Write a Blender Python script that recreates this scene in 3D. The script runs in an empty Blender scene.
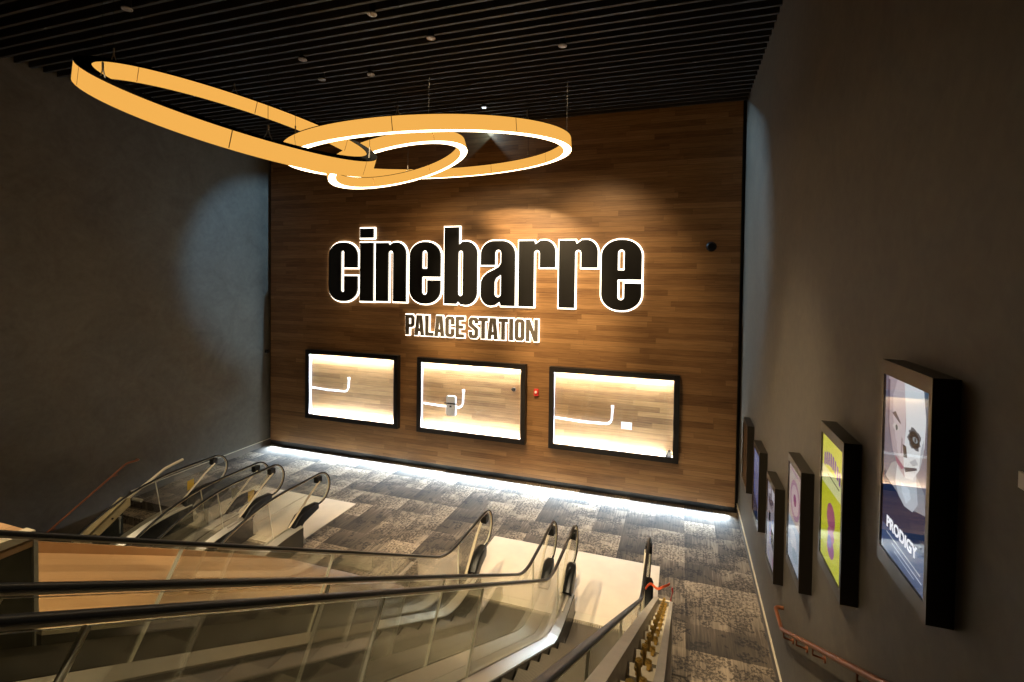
import bpy, bmesh, math, random
from mathutils import Vector, Matrix
random.seed(7)
C = bpy.context.scene.collection
SC = bpy.context.scene
PI = math.pi

# ------------------------------------------------------------------ camera
cam_d = bpy.data.cameras.new('camera')
cam = bpy.data.objects.new('camera', cam_d); C.objects.link(cam)
yaw, pitch, roll = 0.31318, -0.02007, 0.01326
cy_, sy_ = math.cos(yaw), math.sin(yaw); cp_, sp_ = math.cos(pitch), math.sin(pitch)
fw = Vector((-sy_*cp_, cy_*cp_, sp_)); rt = Vector((cy_, sy_, 0)); up = rt.cross(fw)
r2 = rt*math.cos(roll) + up*math.sin(roll); u2 = up*math.cos(roll) - rt*math.sin(roll)
M = Matrix((r2, u2, -fw)).transposed().to_4x4(); M.translation = Vector((10.839, 0, 4.658))
cam.matrix_world = M
cam_d.sensor_width = 36; cam_d.lens = 480/1024*36
cam_d.shift_x = (512-526.33)/1024; cam_d.shift_y = (289.47-341)/1024
cam_d.clip_start = .05
SC.camera = cam

# ------------------------------------------------------------------ world, exposure
w = bpy.data.worlds.new('world'); SC.world = w; w.use_nodes = True
w.node_tree.nodes['Background'].inputs[0].default_value = (1, .82, .62, 1)
w.node_tree.nodes['Background'].inputs[1].default_value = .012
SC.view_settings.view_transform = 'Standard'; SC.view_settings.look = 'None'
SC.view_settings.exposure = 0.0; SC.view_settings.gamma = 1; SC.view_settings.use_curve_mapping = False

# ------------------------------------------------------------------ lights the room has, and one added
WARM = (1, .72, .40); COOL = (.78, .9, 1)
def aim(o, tgt): o.rotation_euler = (Vector(tgt)-o.location).to_track_quat('-Z', 'Y').to_euler()
def area(loc, tgt, sx, sy, power, col, spread=PI, name='light'):
    l = bpy.data.lights.new(name, 'AREA'); l.shape = 'RECTANGLE'; l.size = sx; l.size_y = sy
    l.energy = power; l.color = col; l.spread = spread
    o = bpy.data.objects.new(name, l); C.objects.link(o); o.location = loc; aim(o, tgt); return o
def spot(loc, tgt, power, deg, blend, col, rad=.05, name='spot'):
    l = bpy.data.lights.new(name, 'SPOT'); l.energy = power; l.spot_size = math.radians(deg); l.spot_blend = blend
    l.color = col; l.shadow_soft_size = rad
    o = bpy.data.objects.new(name, l); C.objects.link(o); o.location = loc; aim(o, tgt); return o
# cool cove under the wooden wall
def cove():
    l = bpy.data.lights.new('cove_light', 'AREA'); l.shape = 'RECTANGLE'; l.size = 11.6; l.size_y = .05
    l.energy = 380; l.color = (.66, .84, 1); l.spread = math.radians(92)
    o = bpy.data.objects.new('cove_light', l); C.objects.link(o); o.location = (6, 10.36, .135)
    o.rotation_euler = (math.radians(-56), 0, 0)
cove()
# accent spots in the slatted ceiling, aimed at the sign
spot((7.28, 6.30, 8.05), (7.3, 10.38, 4.15), 2900, 51, .7, (1, .74, .42), .16)
spot((5.65, 7.13, 8.05), (5.4, 10.38, 3.6), 480, 60, .8, (1, .72, .40), .16)
spot((9.07, 7.07, 8.05), (9.2, 10.38, 4.2), 650, 60, .8, (1, .72, .40), .16)
# downlights over the landing and the escalators, the last one added
spot((6.84, 5.51, 8.05), (7.4, 6.3, 0), 1900, 66, .8, (1, .80, .52), .06)
spot((9.4, 4.2, 8.05), (10.6, 6.6, 0), 1900, 62, .8, (1, .80, .52), .06)
spot((3.78, 4.47, 8.05), (3.9, 6.4, 0), 900, 60, .8, (1, .80, .52), .06)
spot((5.6, 1.6, 8.05), (6.2, 3.4, 1.5), 1700, 55, .8, (1, .78, .48), .06)
spot((10.0, 1.3, 8.05), (9.3, 2.6, 2.4), 420, 62, .8, (1, .80, .52), .06)  # added lamp without a fitting, brightens rail tops and glass joints
# cool accent lamps in the last ceiling slot, close to the wooden wall: they wash the two back corners of the side walls
spot((6.92, 10.375, 8.26), (0, 10.25, 5.1), 1600, 37, .5, (.34, .66, 1), .004)
spot((6.3, 10.375, 8.26), (12, 10.2, 5.5), 1150, 54, .6, (.45, .74, 1), .004)

# ------------------------------------------------------------------ materials
def new_mat(n):
    m = bpy.data.materials.new(n); m.use_nodes = True
    nt = m.node_tree; return m, nt, nt.nodes['Principled BSDF']
def pbr(n, col, rough=.5, metal=0., bump=0., bscale=40., var=0., vscale=6.):
    m, nt, b = new_mat(n); N, L = nt.nodes.new, nt.links.new
    b.inputs['Base Color'].default_value = (*col, 1); b.inputs['Roughness'].default_value = rough
    b.inputs['Metallic'].default_value = metal
    tc = N('ShaderNodeTexCoord')
    if var:
        no = N('ShaderNodeTexNoise'); no.inputs['Scale'].default_value = vscale; no.inputs['Detail'].default_value = 5
        L(tc.outputs['Object'], no.inputs['Vector'])
        r = N('ShaderNodeValToRGB'); r.color_ramp.elements[0].position = .3; r.color_ramp.elements[1].position = .7
        r.color_ramp.elements[0].color = (*[c*(1-var) for c in col], 1); r.color_ramp.elements[1].color = (*[min(1, c*(1+var)) for c in col], 1)
        L(no.outputs['Fac'], r.inputs['Fac']); L(r.outputs['Color'], b.inputs['Base Color'])
    if bump:
        n2 = N('ShaderNodeTexNoise'); n2.inputs['Scale'].default_value = bscale; L(tc.outputs['Object'], n2.inputs['Vector'])
        bp = N('ShaderNodeBump'); bp.inputs['Strength'].default_value = bump; bp.inputs['Distance'].default_value = .01
        L(n2.outputs['Fac'], bp.inputs['Height']); L(bp.outputs['Normal'], b.inputs['Normal'])
    return m
def emis(n, col, s):
    m = bpy.data.materials.new(n); m.use_nodes = True; nt = m.node_tree; nt.nodes.clear()
    e = nt.nodes.new('ShaderNodeEmission'); o = nt.nodes.new('ShaderNodeOutputMaterial')
    e.inputs[0].default_value = (*col, 1); e.inputs[1].default_value = s; nt.links.new(e.outputs[0], o.inputs[0]); return m
def glass_mat(n, tint, refl=1.0, rough=.01):
    m = bpy.data.materials.new(n); m.use_nodes = True; nt = m.node_tree; nt.nodes.clear(); N, L = nt.nodes.new, nt.links.new
    t = N('ShaderNodeBsdfTransparent'); t.inputs[0].default_value = (*tint, 1)
    g = N('ShaderNodeBsdfGlossy'); g.inputs['Roughness'].default_value = rough
    f = N('ShaderNodeFresnel'); f.inputs['IOR'].default_value = 1.45
    k = N('ShaderNodeMath'); k.operation = 'MULTIPLY'; k.inputs[1].default_value = refl
    mx = N('ShaderNodeMixShader'); o = N('ShaderNodeOutputMaterial')
    L(f.outputs[0], k.inputs[0]); L(k.outputs[0], mx.inputs[0]); L(t.outputs[0], mx.inputs[1]); L(g.outputs[0], mx.inputs[2]); L(mx.outputs[0], o.inputs[0])
    return m
def planks(n, cols, row, length, along='X', across='Z', rough=.45, grain=1.):
    """boards: row height, random board lengths, random tone, stretched grain"""
    m, nt, b = new_mat(n); N, L = nt.nodes.new, nt.links.new
    tc = N('ShaderNodeTexCoord'); sp = N('ShaderNodeSeparateXYZ'); L(tc.outputs['Object'], sp.inputs[0])
    def mt(op, a, b_=None):
        q = N('ShaderNodeMath'); q.operation = op
        for i, v in enumerate((a, b_)):
            if v is None: continue
            if isinstance(v, (int, float)): q.inputs[i].default_value = v
            else: L(v, q.inputs[i])
        return q.outputs[0]
    A, Z = sp.outputs[along], sp.outputs[across]
    zr = mt('DIVIDE', Z, row); rid = mt('FLOOR', zr)
    w1 = N('ShaderNodeTexWhiteNoise'); w1.noise_dimensions = '1D'; L(rid, w1.inputs['W'])
    off = mt('MULTIPLY', w1.outputs['Value'], 17.0)
    al = mt('ADD', mt('DIVIDE', A, length), off); aid = mt('FLOOR', al)
    cmb = N('ShaderNodeCombineXYZ'); L(rid, cmb.inputs[0]); L(aid, cmb.inputs[1])
    w2 = N('ShaderNodeTexWhiteNoise'); w2.noise_dimensions = '2D'; L(cmb.outputs[0], w2.inputs['Vector'])
    # grain
    gv = N('ShaderNodeCombineXYZ'); L(mt('MULTIPLY', A, 1.3), gv.inputs[0]); L(mt('MULTIPLY', Z, 26.), gv.inputs[1]); L(mt('MULTIPLY', w2.outputs['Value'], 40.), gv.inputs[2])
    no = N('ShaderNodeTexNoise'); no.inputs['Scale'].default_value = 1.6; no.inputs['Detail'].default_value = 6; no.inputs['Roughness'].default_value = .62; L(gv.outputs[0], no.inputs['Vector'])
    tone = mt('ADD', mt('ADD', .12, mt('MULTIPLY', w2.outputs['Value'], .42)), mt('MULTIPLY', mt('SUBTRACT', no.outputs['Fac'], .32), 1.05*grain))
    r = N('ShaderNodeValToRGB'); r.color_ramp.elements[0].color = (*cols[0], 1); r.color_ramp.elements[1].color = (*cols[-1], 1)
    for i, c in enumerate(cols[1:-1]):
        e = r.color_ramp.elements.new((i+1)/(len(cols)-1)); e.color = (*c, 1)
    L(tone, r.inputs['Fac'])
    # thin dark joints
    fz = mt('FRACT', zr); fa = mt('FRACT', al)
    j = mt('MINIMUM', mt('MINIMUM', mt('MULTIPLY', fz, row), mt('MULTIPLY', mt('SUBTRACT', 1., fz), row)), mt('MULTIPLY', fa, length))
    jm = N('ShaderNodeMapRange'); jm.inputs[1].default_value = .001; jm.inputs[2].default_value = .005; jm.inputs[3].default_value = .5; jm.inputs[4].default_value = 1.; L(j, jm.inputs[0])
    mx = N('ShaderNodeMix'); mx.data_type = 'RGBA'; mx.blend_type = 'MULTIPLY'; mx.inputs[0].default_value = 1
    L(r.outputs[0], mx.inputs[6]); L(jm.outputs[0], mx.inputs[7]); L(mx.outputs[2], b.inputs['Base Color'])
    b.inputs['Roughness'].default_value = rough
    bp = N('ShaderNodeBump'); bp.inputs['Strength'].default_value = .05; bp.inputs['Distance'].default_value = .002
    L(mt('ADD', jm.outputs[0], mt('MULTIPLY', no.outputs['Fac'], .4)), bp.inputs['Height']); L(bp.outputs[0], b.inputs['Normal'])
    return m
def plaster(n):
    m, nt, b = new_mat(n); N, L = nt.nodes.new, nt.links.new
    tc = N('ShaderNodeTexCoord')
    n1 = N('ShaderNodeTexNoise'); n1.inputs['Scale'].default_value = 1.1; n1.inputs['Detail'].default_value = 7; n1.inputs['Roughness'].default_value = .68; n1.inputs['Distortion'].default_value = 1.2
    n2 = N('ShaderNodeTexNoise'); n2.inputs['Scale'].default_value = 9; n2.inputs['Detail'].default_value = 6; n2.inputs['Distortion'].default_value = .6
    L(tc.outputs['Object'], n1.inputs['Vector']); L(tc.outputs['Object'], n2.inputs['Vector'])
    ad = N('ShaderNodeMath'); ad.operation = 'MULTIPLY_ADD'; ad.inputs[1].default_value = .4; L(n2.outputs['Fac'], ad.inputs[0]); L(n1.outputs['Fac'], ad.inputs[2])
    r = N('ShaderNodeValToRGB'); r.color_ramp.elements[0].position = .45; r.color_ramp.elements[1].position = .95
    r.color_ramp.elements[0].color = (.066, .056, .042, 1); r.color_ramp.elements[1].color = (.128, .110, .084, 1)
    L(ad.outputs[0], r.inputs['Fac']); L(r.outputs[0], b.inputs['Base Color'])
    rr = N('ShaderNodeMapRange'); rr.inputs[3].default_value = .5; rr.inputs[4].default_value = .75; L(n1.outputs['Fac'], rr.inputs[0]); L(rr.outputs[0], b.inputs['Roughness'])
    bp = N('ShaderNodeBump'); bp.inputs['Strength'].default_value = .2; bp.inputs['Distance'].default_value = .01; L(ad.outputs[0], bp.inputs['Height']); L(bp.outputs[0], b.inputs['Normal'])
    return m
def carpet(n):
    m, nt, b = new_mat(n); N, L = nt.nodes.new, nt.links.new
    tc = N('ShaderNodeTexCoord'); sp = N('ShaderNodeSeparateXYZ'); L(tc.outputs['Object'], sp.inputs[0])
    def mt(op, a, b_=None):
        q = N('ShaderNodeMath'); q.operation = op
        for i, v in enumerate((a, b_)):
            if v is None: continue
            if isinstance(v, (int, float)): q.inputs[i].default_value = v
            else: L(v, q.inputs[i])
        return q.outputs[0]
    tx = mt('DIVIDE', mt('SUBTRACT', sp.outputs['X'], 10.97), .55); ty = mt('DIVIDE', mt('SUBTRACT', sp.outputs['Y'], 7.34), .49)
    ix, iy = mt('FLOOR', tx), mt('FLOOR', ty)
    cb = N('ShaderNodeCombineXYZ'); L(ix, cb.inputs[0]); L(iy, cb.inputs[1])
    wn = N('ShaderNodeTexWhiteNoise'); wn.noise_dimensions = '2D'; L(cb.outputs[0], wn.inputs['Vector'])
    # quarter-turned laying: alternate tiles run their fade along x or y
    par = mt('MODULO', mt('ABSOLUTE', mt('ADD', ix, iy)), 2.)
    fx, fy = mt('FRACT', tx), mt('FRACT', ty)
    fade = mt('ADD', mt('MULTIPLY', fx, par), mt('MULTIPLY', fy, mt('SUBTRACT', 1., par)))
    # woven speckle
    v = N('ShaderNodeTexNoise'); v.inputs['Scale'].default_value = 26; v.inputs['Detail'].default_value = 3; v.inputs['Roughness'].default_value = .7; L(tc.outputs['Object'], v.inputs['Vector'])
    v2 = N('ShaderNodeTexNoise'); v2.inputs['Scale'].default_value = 5; v2.inputs['Detail'].default_value = 3; L(tc.outputs['Object'], v2.inputs['Vector'])
    spk = N('ShaderNodeMapRange'); spk.inputs[1].default_value = .44; spk.inputs[2].default_value = .58; L(v.outputs['Fac'], spk.inputs[0])
    amt = mt('MULTIPLY', spk.outputs[0], mt('GREATER_THAN', mt('ADD', v2.outputs['Fac'], mt('MULTIPLY', wn.outputs['Value'], .25)), .6))
    # streaks
    st = N('ShaderNodeCombineXYZ'); L(mt('MULTIPLY', sp.outputs['X'], 40.), st.inputs[0]); L(mt('MULTIPLY', sp.outputs['Y'], 2.5), st.inputs[1])
    sn = N('ShaderNodeTexNoise'); sn.inputs['Scale'].default_value = 1; sn.inputs['Detail'].default_value = 3; L(st.outputs[0], sn.inputs['Vector'])
    t = mt('ADD', mt('ADD', mt('MULTIPLY', wn.outputs['Value'], .52), mt('MULTIPLY', fade, .26)), mt('SUBTRACT', mt('MULTIPLY', sn.outputs['Fac'], .6), mt('MULTIPLY', amt, .34)))
    r = N('ShaderNodeValToRGB'); r.color_ramp.elements[0].position = .26; r.color_ramp.elements[1].position = 1.02
    r.color_ramp.elements[0].color = (.022, .018, .015, 1); r.color_ramp.elements[1].color = (.37, .29, .205, 1)
    e = r.color_ramp.elements.new(.6); e.color = (.09, .068, .048, 1)
    L(t, r.inputs['Fac']); L(r.outputs[0], b.inputs['Base Color']); b.inputs['Roughness'].default_value = .95
    bp = N('ShaderNodeBump'); bp.inputs['Strength'].default_value = .3; bp.inputs['Distance'].default_value = .008; L(v.outputs['Fac'], bp.inputs['Height']); L(bp.outputs[0], b.inputs['Normal'])
    return m
def treads(n):
    m, nt, b = new_mat(n); N, L = nt.nodes.new, nt.links.new
    tc = N('ShaderNodeTexCoord'); wv = N('ShaderNodeTexWave'); wv.wave_type = 'BANDS'; wv.bands_direction = 'X'; wv.inputs['Scale'].default_value = 28
    L(tc.outputs['Object'], wv.inputs['Vector'])
    r = N('ShaderNodeValToRGB'); r.color_ramp.elements[0].color = (.06, .052, .040, 1); r.color_ramp.elements[1].color = (.19, .165, .125, 1); L(wv.outputs['Fac'], r.inputs['Fac']); L(r.outputs[0], b.inputs['Base Color'])
    b.inputs['Metallic'].default_value = .5; b.inputs['Roughness'].default_value = .45
    return m

MT = dict(
    wood=planks('walnut_boards', [(.085, .038, .014), (.21, .104, .038), (.32, .170, .066), (.45, .255, .108)], .112, 1.5),
    decking=planks('light_oak_boards', [(.30, .165, .075), (.42, .245, .118), (.52, .32, .165)], .30, 2.6, 'Y', 'X', grain=.8),
    plaster=plaster('dark_trowelled_plaster'), carpet=carpet('carpet_tiles'), tread=treads('ribbed_tread'),
    black=pbr('black_paint', (.008, .008, .009), .35), slat=pbr('black_slat', (.035, .033, .032), .42), void=pbr('black_void', (.003, .003, .003), .9),
    rubber=pbr('black_rubber', (.007, .007, .0075), .4), steel=pbr('brushed_steel', (.68, .65, .58), .36, .75, .05, 60),
    satin=pbr('satin_steel', (.50, .47, .43), .42, .8, .05, 60), dark=pbr('dark_cladding', (.055, .050, .034), .4, .1, 0, 1, .25, 3),
    skirt=pbr('dark_skirt', (.018, .018, .018), .25, .2), cream=pbr('cream_metal', (.66, .57, .42), .45, .1),
    plate=pbr('pale_landing_plate', (.66, .55, .41), .5, 0, .05, 30, .08, 2.5), yellow=pbr('yellow_label', (.85, .58, .03), .5),
    pale=pbr('pale_label', (.75, .72, .6), .5), red=pbr('red_plastic', (.62, .03, .03), .35), orange=pbr('orange_ribbon', (.85, .13, .04), .5),
    white=pbr('white_plastic', (.82, .82, .82), .45), copper=pbr('copper_rail', (.30, .105, .045), .35, .6, 0, 1, .2, 6),
    zinc=pbr('yellow_zinc', (.75, .52, .16), .3, .9), glass=glass_mat('balustrade_glass', (.955, .955, .915), .34), pane=glass_mat('display_glass', (.985, .99, .985), .30),
    edge=pbr('glass_edge_painted_light', (.92, .89, .74), .35), base=pbr('brown_skirting', (.11, .085, .06), .5), ledge=pbr('grey_primed_metal', (.46, .42, .36), .45, .2, 0, 1, .1, 8), seam=pbr('amber_seam', (.42, .20, .05), .6), coollens=emis('cool_lamp_lens', (.7, .86, 1), 2.5), foot=pbr('newel_steel', (.46, .42, .35), .35, .45), gray=pbr('grey_edge_trim', (.5, .47, .40), .4, .2),  # edge: light carried through the glass rim, put into a pale colour
    primer=pbr('beige_primed_steel', (.55, .44, .26), .6, .0, .1, 30, .15, 5), letter=pbr('black_letter_face', (.010, .0095, .009), .32),
    bronze=pbr('brushed_bronze', (.17, .145, .115), .45, .25, 0, 1, .15, 20), halo=emis('halo_white', (1, .88, .70), 4.0),
    shade=emis('amber_shade', (1, .49, .095), .90), diffuser=emis('warm_diffuser', (1, .80, .50), 7.5), led=emis('cool_led', (.72, .87, 1), 380),
    lens=emis('lamp_lens', (1, .8, .55), 1.5), concrete=pbr('grey_concrete', (.16, .15, .14), .8, 0, .1, 10, .2, 4),
    band=pbr('dark_glossy_metal', (.022, .018, .013), .36, .2))

MT['void'].node_tree.nodes['Principled BSDF'].inputs['Specular IOR Level'].default_value = 0
MT['rubber'].node_tree.nodes['Principled BSDF'].inputs['Specular IOR Level'].default_value = .35
# ------------------------------------------------------------------ mesh helpers
class MB:
    def __init__(s): s.v = []; s.f = []; s.m = []; s.mats = []; s.sm = []
    def mi(s, m):
        if m not in s.mats: s.mats.append(m)
        return s.mats.index(m)
    def add(s, vs, fs, m, smooth=False):
        k = len(s.v); s.v += [tuple(v) for v in vs]; i = s.mi(m)
        for f in fs: s.f.append([k+q for q in f]); s.m.append(i); s.sm.append(smooth)
    def box(s, a, b, m):
        (x0, y0, z0), (x1, y1, z1) = a, b
        v = [(x0,y0,z0),(x1,y0,z0),(x1,y1,z0),(x0,y1,z0),(x0,y0,z1),(x1,y0,z1),(x1,y1,z1),(x0,y1,z1)]
        s.add(v, [(3,2,1,0),(4,5,6,7),(0,1,5,4),(1,2,6,5),(2,3,7,6),(3,0,4,7)], m); return s
    def prism(s, poly, axis, a, b, m, side=None):
        """polygon in the plane across axis (x: y,z  y: x,z  z: x,y), extruded a..b"""
        def P(p, t): return (t, p[0], p[1]) if axis == 'x' else (p[0], t, p[1]) if axis == 'y' else (p[0], p[1], t)
        n = len(poly); v = [P(p, a) for p in poly]+[P(p, b) for p in poly]
        s.add(v, [tuple(range(n))[::-1], tuple(range(n, 2*n))], m)
        s.add(v, [(i, (i+1) % n, n+(i+1) % n, n+i) for i in range(n)], side or m); return s
    def band(s, A, B, th, m):
        """strip between two equal-length polylines of 3d points, with thickness vector th"""
        n = len(A); t = Vector(th)
        v = [Vector(p) for p in A]+[Vector(p) for p in B]+[Vector(p)+t for p in A]+[Vector(p)+t for p in B]
        f = []
        for i in range(n-1):
            f += [(i, i+1, n+i+1, n+i), (2*n+i, 3*n+i, 3*n+i+1, 2*n+i+1), (i, 2*n+i, 2*n+i+1, i+1), (n+i, n+i+1, 3*n+i+1, 3*n+i)]
        f += [(0, n, 3*n, 2*n), (n-1, 3*n-1, 4*n-1, 2*n-1)]
        s.add(v, f, m); return s
    def sweep(s, path, sec, m, side=None, closed=False, smooth=True, scale=None):
        """section (a,b) swept on a 3d path; a runs along 'side', b along tangent x side"""
        P = [Vector(p) for p in path]; n = len(P); k = len(sec); vs = []
        for i, p in enumerate(P):
            t = (P[(i+1) % n]-P[i-1]) if closed else (P[min(i+1, n-1)]-P[max(i-1, 0)])
            t.normalize()
            sd = Vector(side) if side else (Vector((0, 0, 1)) if abs(t.z) < .9 else Vector((1, 0, 0))).cross(t)
            sd = (sd - t*sd.dot(t)).normalized(); nn = t.cross(sd)
            q = scale[i] if scale else 1
            vs += [p+sd*a*q+nn*b*q for a, b in sec]
        f = []
        for i in range(n if closed else n-1):
            j = (i+1) % n
            f += [(i*k+c, i*k+(c+1) % k, j*k+(c+1) % k, j*k+c) for c in range(k)]
        s.add(vs, f, m, smooth)
        if not closed: s.add(vs, [tuple(range(k))[::-1], tuple(range((n-1)*k, n*k))], m)
        return s
    def tube(s, path, r, m, k=10, **kw): return s.sweep(path, circ(r, r, k), m, **kw)
    def cyl(s, a, b, r, m, k=16, r2=None):
        a, b = Vector(a), Vector(b); return s.sweep([a, b], circ(r, r, k), m, scale=[1, (r2/r if r2 else 1)])
    def build(s, name, parent=None, loc=None):
        me = bpy.data.meshes.new(name); me.from_pydata(s.v, [], s.f)
        for m in s.mats: me.materials.append(m)
        me.polygons.foreach_set('material_index', s.m); me.polygons.foreach_set('use_smooth', s.sm)
        bm = bmesh.new(); bm.from_mesh(me); bmesh.ops.recalc_face_normals(bm, faces=bm.faces); bm.to_mesh(me); bm.free()
        me.update(); o = bpy.data.objects.new(name, me); C.objects.link(o)
        if parent: o.parent = parent
        if loc: o.location = loc
        return o
def circ(a, b, k=12): return [(a*math.cos(2*PI*i/k), b*math.sin(2*PI*i/k)) for i in range(k)]
def rrect(a, b, r, k=3):
    o = []
    for sx, sy, t0 in ((1, 1, 0), (-1, 1, 90), (-1, -1, 180), (1, -1, 270)):
        for i in range(k+1):
            t = math.radians(t0+90*i/k); o.append((sx*(a-r)+r*math.cos(t), sy*(b-r)+r*math.sin(t)))
    return o
def fillet(pts, rad, k=8):
    out = [pts[0]]
    for i in range(1, len(pts)-1):
        p, a, b = Vector(pts[i]), Vector(pts[i-1]), Vector(pts[i+1]); r = rad[i-1]
        u, v = (a-p).normalized(), (b-p).normalized(); ang = u.angle(v); d = r/math.tan(ang/2)
        s, e = p+u*d, p+v*d; c = p+(u+v).normalized()*(r/math.sin(ang/2))
        for j in range(k+1):
            t = j/k; q = ((s-c).lerp(e-c, t)).normalized()*r if len(s) == 3 else None
            if q is None:
                a0 = math.atan2(s[1]-c[1], s[0]-c[0]); a1 = math.atan2(e[1]-c[1], e[0]-c[0]); dd = (a1-a0+PI) % (2*PI)-PI
                out.append((c[0]+r*math.cos(a0+dd*t), c[1]+r*math.sin(a0+dd*t)))
            else: out.append(tuple(c+q))
    out.append(pts[-1]); return out
def tag(o, label=None, cat=None, group=None, kind=None):
    for k, v in (('label', label), ('category', cat), ('group', group), ('kind', kind)):
        if v: o[k] = v
    return o
def thing(name, loc, label, cat, group=None):
    o = bpy.data.objects.new(name, None); C.objects.link(o); o.location = loc; o.empty_display_size = .1
    return tag(o, label, cat, group)
def copy_tree(o, parent=None):
    c = o.copy(); C.objects.link(c)
    if parent: c.parent = parent
    for ch in list(o.children): copy_tree(ch, c)
    return c
def struct(name, mb, label=None): return tag(mb.build(name), label, None, None, 'structure')

# ------------------------------------------------------------------ the setting
W, D, H = 12.0, 10.38, 8.22
# carpeted landing: front edge of each bay follows the openings
f = MB(); T = -.3
for (x0, x1, y0) in ((0, 1.62, 6.9), (1.62, 4.75, 6.45), (4.75, 7.40, 6.28), (7.40, 10.60, 6.40), (10.60, 12.0, 5.5)):
    f.box((x0, y0, T), (x1, D+.22, 0), MT['carpet'])
struct('floor', f)
f = MB().box((-.2, -4, -4.3), (12.2, D+.3, -4.2), MT['concrete']); struct('floor_lower', f)
# upper gallery floor with its dark fascia
f = MB(); f.box((0, -4, 3.12), (7.39, 1.70, 3.2), MT['decking']); f.box((7.39, -4, 3.12), (12, -.25, 3.2), MT['decking'])
f.box((0, -4, 1.7), (7.385, 1.69, 3.12), MT['dark']); f.box((7.385, -4, 1.7), (12, -.3, 3.12), MT['dark']); struct('floor_upper', f)
f = MB().box((7.32, -4, 3.17), (7.40, 1.70, 3.212), MT['cream']); struct('trim_1', f)
f = MB().box((7.37, 1.692, 1.7), (7.40, 1.712, 3.17), MT['gray']); struct('trim_2', f)
struct('wall_left', MB().box((-.2, -4, -4.2), (0, D+.3, 9.2), MT['plaster']))
struct('wall_right', MB().box((W, -4, -4.2), (W+.2, D+.3, 9.2), MT['plaster']))
struct('wall_rear', MB().box((-.2, -4.2, -4.2), (W+.2, -4, 9.2), MT['plaster']))
struct('wall_back', MB().box((-.2, D+.20, -4.2), (W+.2, D+.4, 9.2), MT['black']))
struct('wall_wood', MB().box((.10, D, .15), (W-.07, D+.04, 8.35), MT['wood']))
# ceiling: black void above, continuous black slats below it (2 dm apart)
struct('ceiling', MB().box((-.2, -4.2, 9.2), (W+.2, D+.4, 9.3), MT['void']))
s = MB(); y = 10.27
while y > -3.8:
    s.box((.005, y-.022, H), (W-.005, y+.022, H+.14), MT['slat']); y -= .1975
s.box((.6, -3.8, H+.14), (.66, D, H+.2), MT['void'])
for xx in (3, 6, 9, 11.4): s.box((xx, -3.8, H+.14), (xx+.06, D, H+.2), MT['void'])
struct('ceiling_slats', s)
struct('baseboard_left', MB().box((0, 6.9, 0), (.018, D+.19, .145), MT['base']).box((0, 6.9, .145), (.022, D+.19, .16), MT['cream']))  # pale top strip paints in the lit upper edge
struct('baseboard_right', MB().box((W-.018, 5.5, 0), (W, D+.19, .145), MT['base']).box((W-.022, 5.5, .145), (W, D+.19, .16), MT['cream']))  # same painted bright line along the top
struct('baseboard_back', MB().box((.02, D+.09, 0), (W-.02, D+.11, .15), MT['black']))
# boarded slope that rises from the landing between the two pairs of escalators
KS = .577
def zs(y, K): return KS*(K-y)
m = MB(); m.prism([(6.27, .003), (1.70, zs(1.7, 6.25)), (1.70, zs(1.7, 6.25)-.2), (6.27, -.19)], 'x', 4.78, 7.40, MT['decking'])
struct('wall_sloped', m)
m = MB(); m.prism([(6.27, .018), (1.70, zs(1.7, 6.25)+.02), (1.70, zs(1.7, 6.25)-.005), (6.27, -.007)], 'x', 7.40, 7.448, MT['cream']); m.prism([(6.27, -.007), (1.70, zs(1.7, 6.25)-.005), (1.70, zs(1.7, 6.25)-.2), (6.27, -.19)], 'x', 7.40, 7.444, MT['dark']); struct('trim_3', m)
m = MB(); m.prism([(6.2, .03), (5.6, zs(5.6, 6.25)+.05), (4.6, zs(4.6, 6.25)+.09), (2.4, zs(2.4, 6.25)+.13), (1.0, zs(1., 6.25)+.13), (1.0, zs(1., 6.25)-.2), (6.2, -.17)], 'x', 4.74, 4.78, MT['decking']); struct('trim_4', m)
# stairs along both side walls
def stairs(x0, x1, ystart, zstart, n, up):
    m = MB(); g, r = .295, .17
    for i in range(n):
        if up: m.box((x0, ystart-(i+1)*g, zstart), (x1, ystart-i*g, zstart+(i+1)*r), MT['carpet'])
        else: m.box((x0, ystart-(i+1)*g, zstart-(i+2)*r-.1), (x1, ystart-i*g+.02, zstart-(i+1)*r), MT['carpet'])
    return m
struct('stairs_up', stairs(10.82, 11.98, 5.45, 0, 18, True))
struct('stairs_down', stairs(.02, 1.55, 6.9, 0, 20, False))

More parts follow.
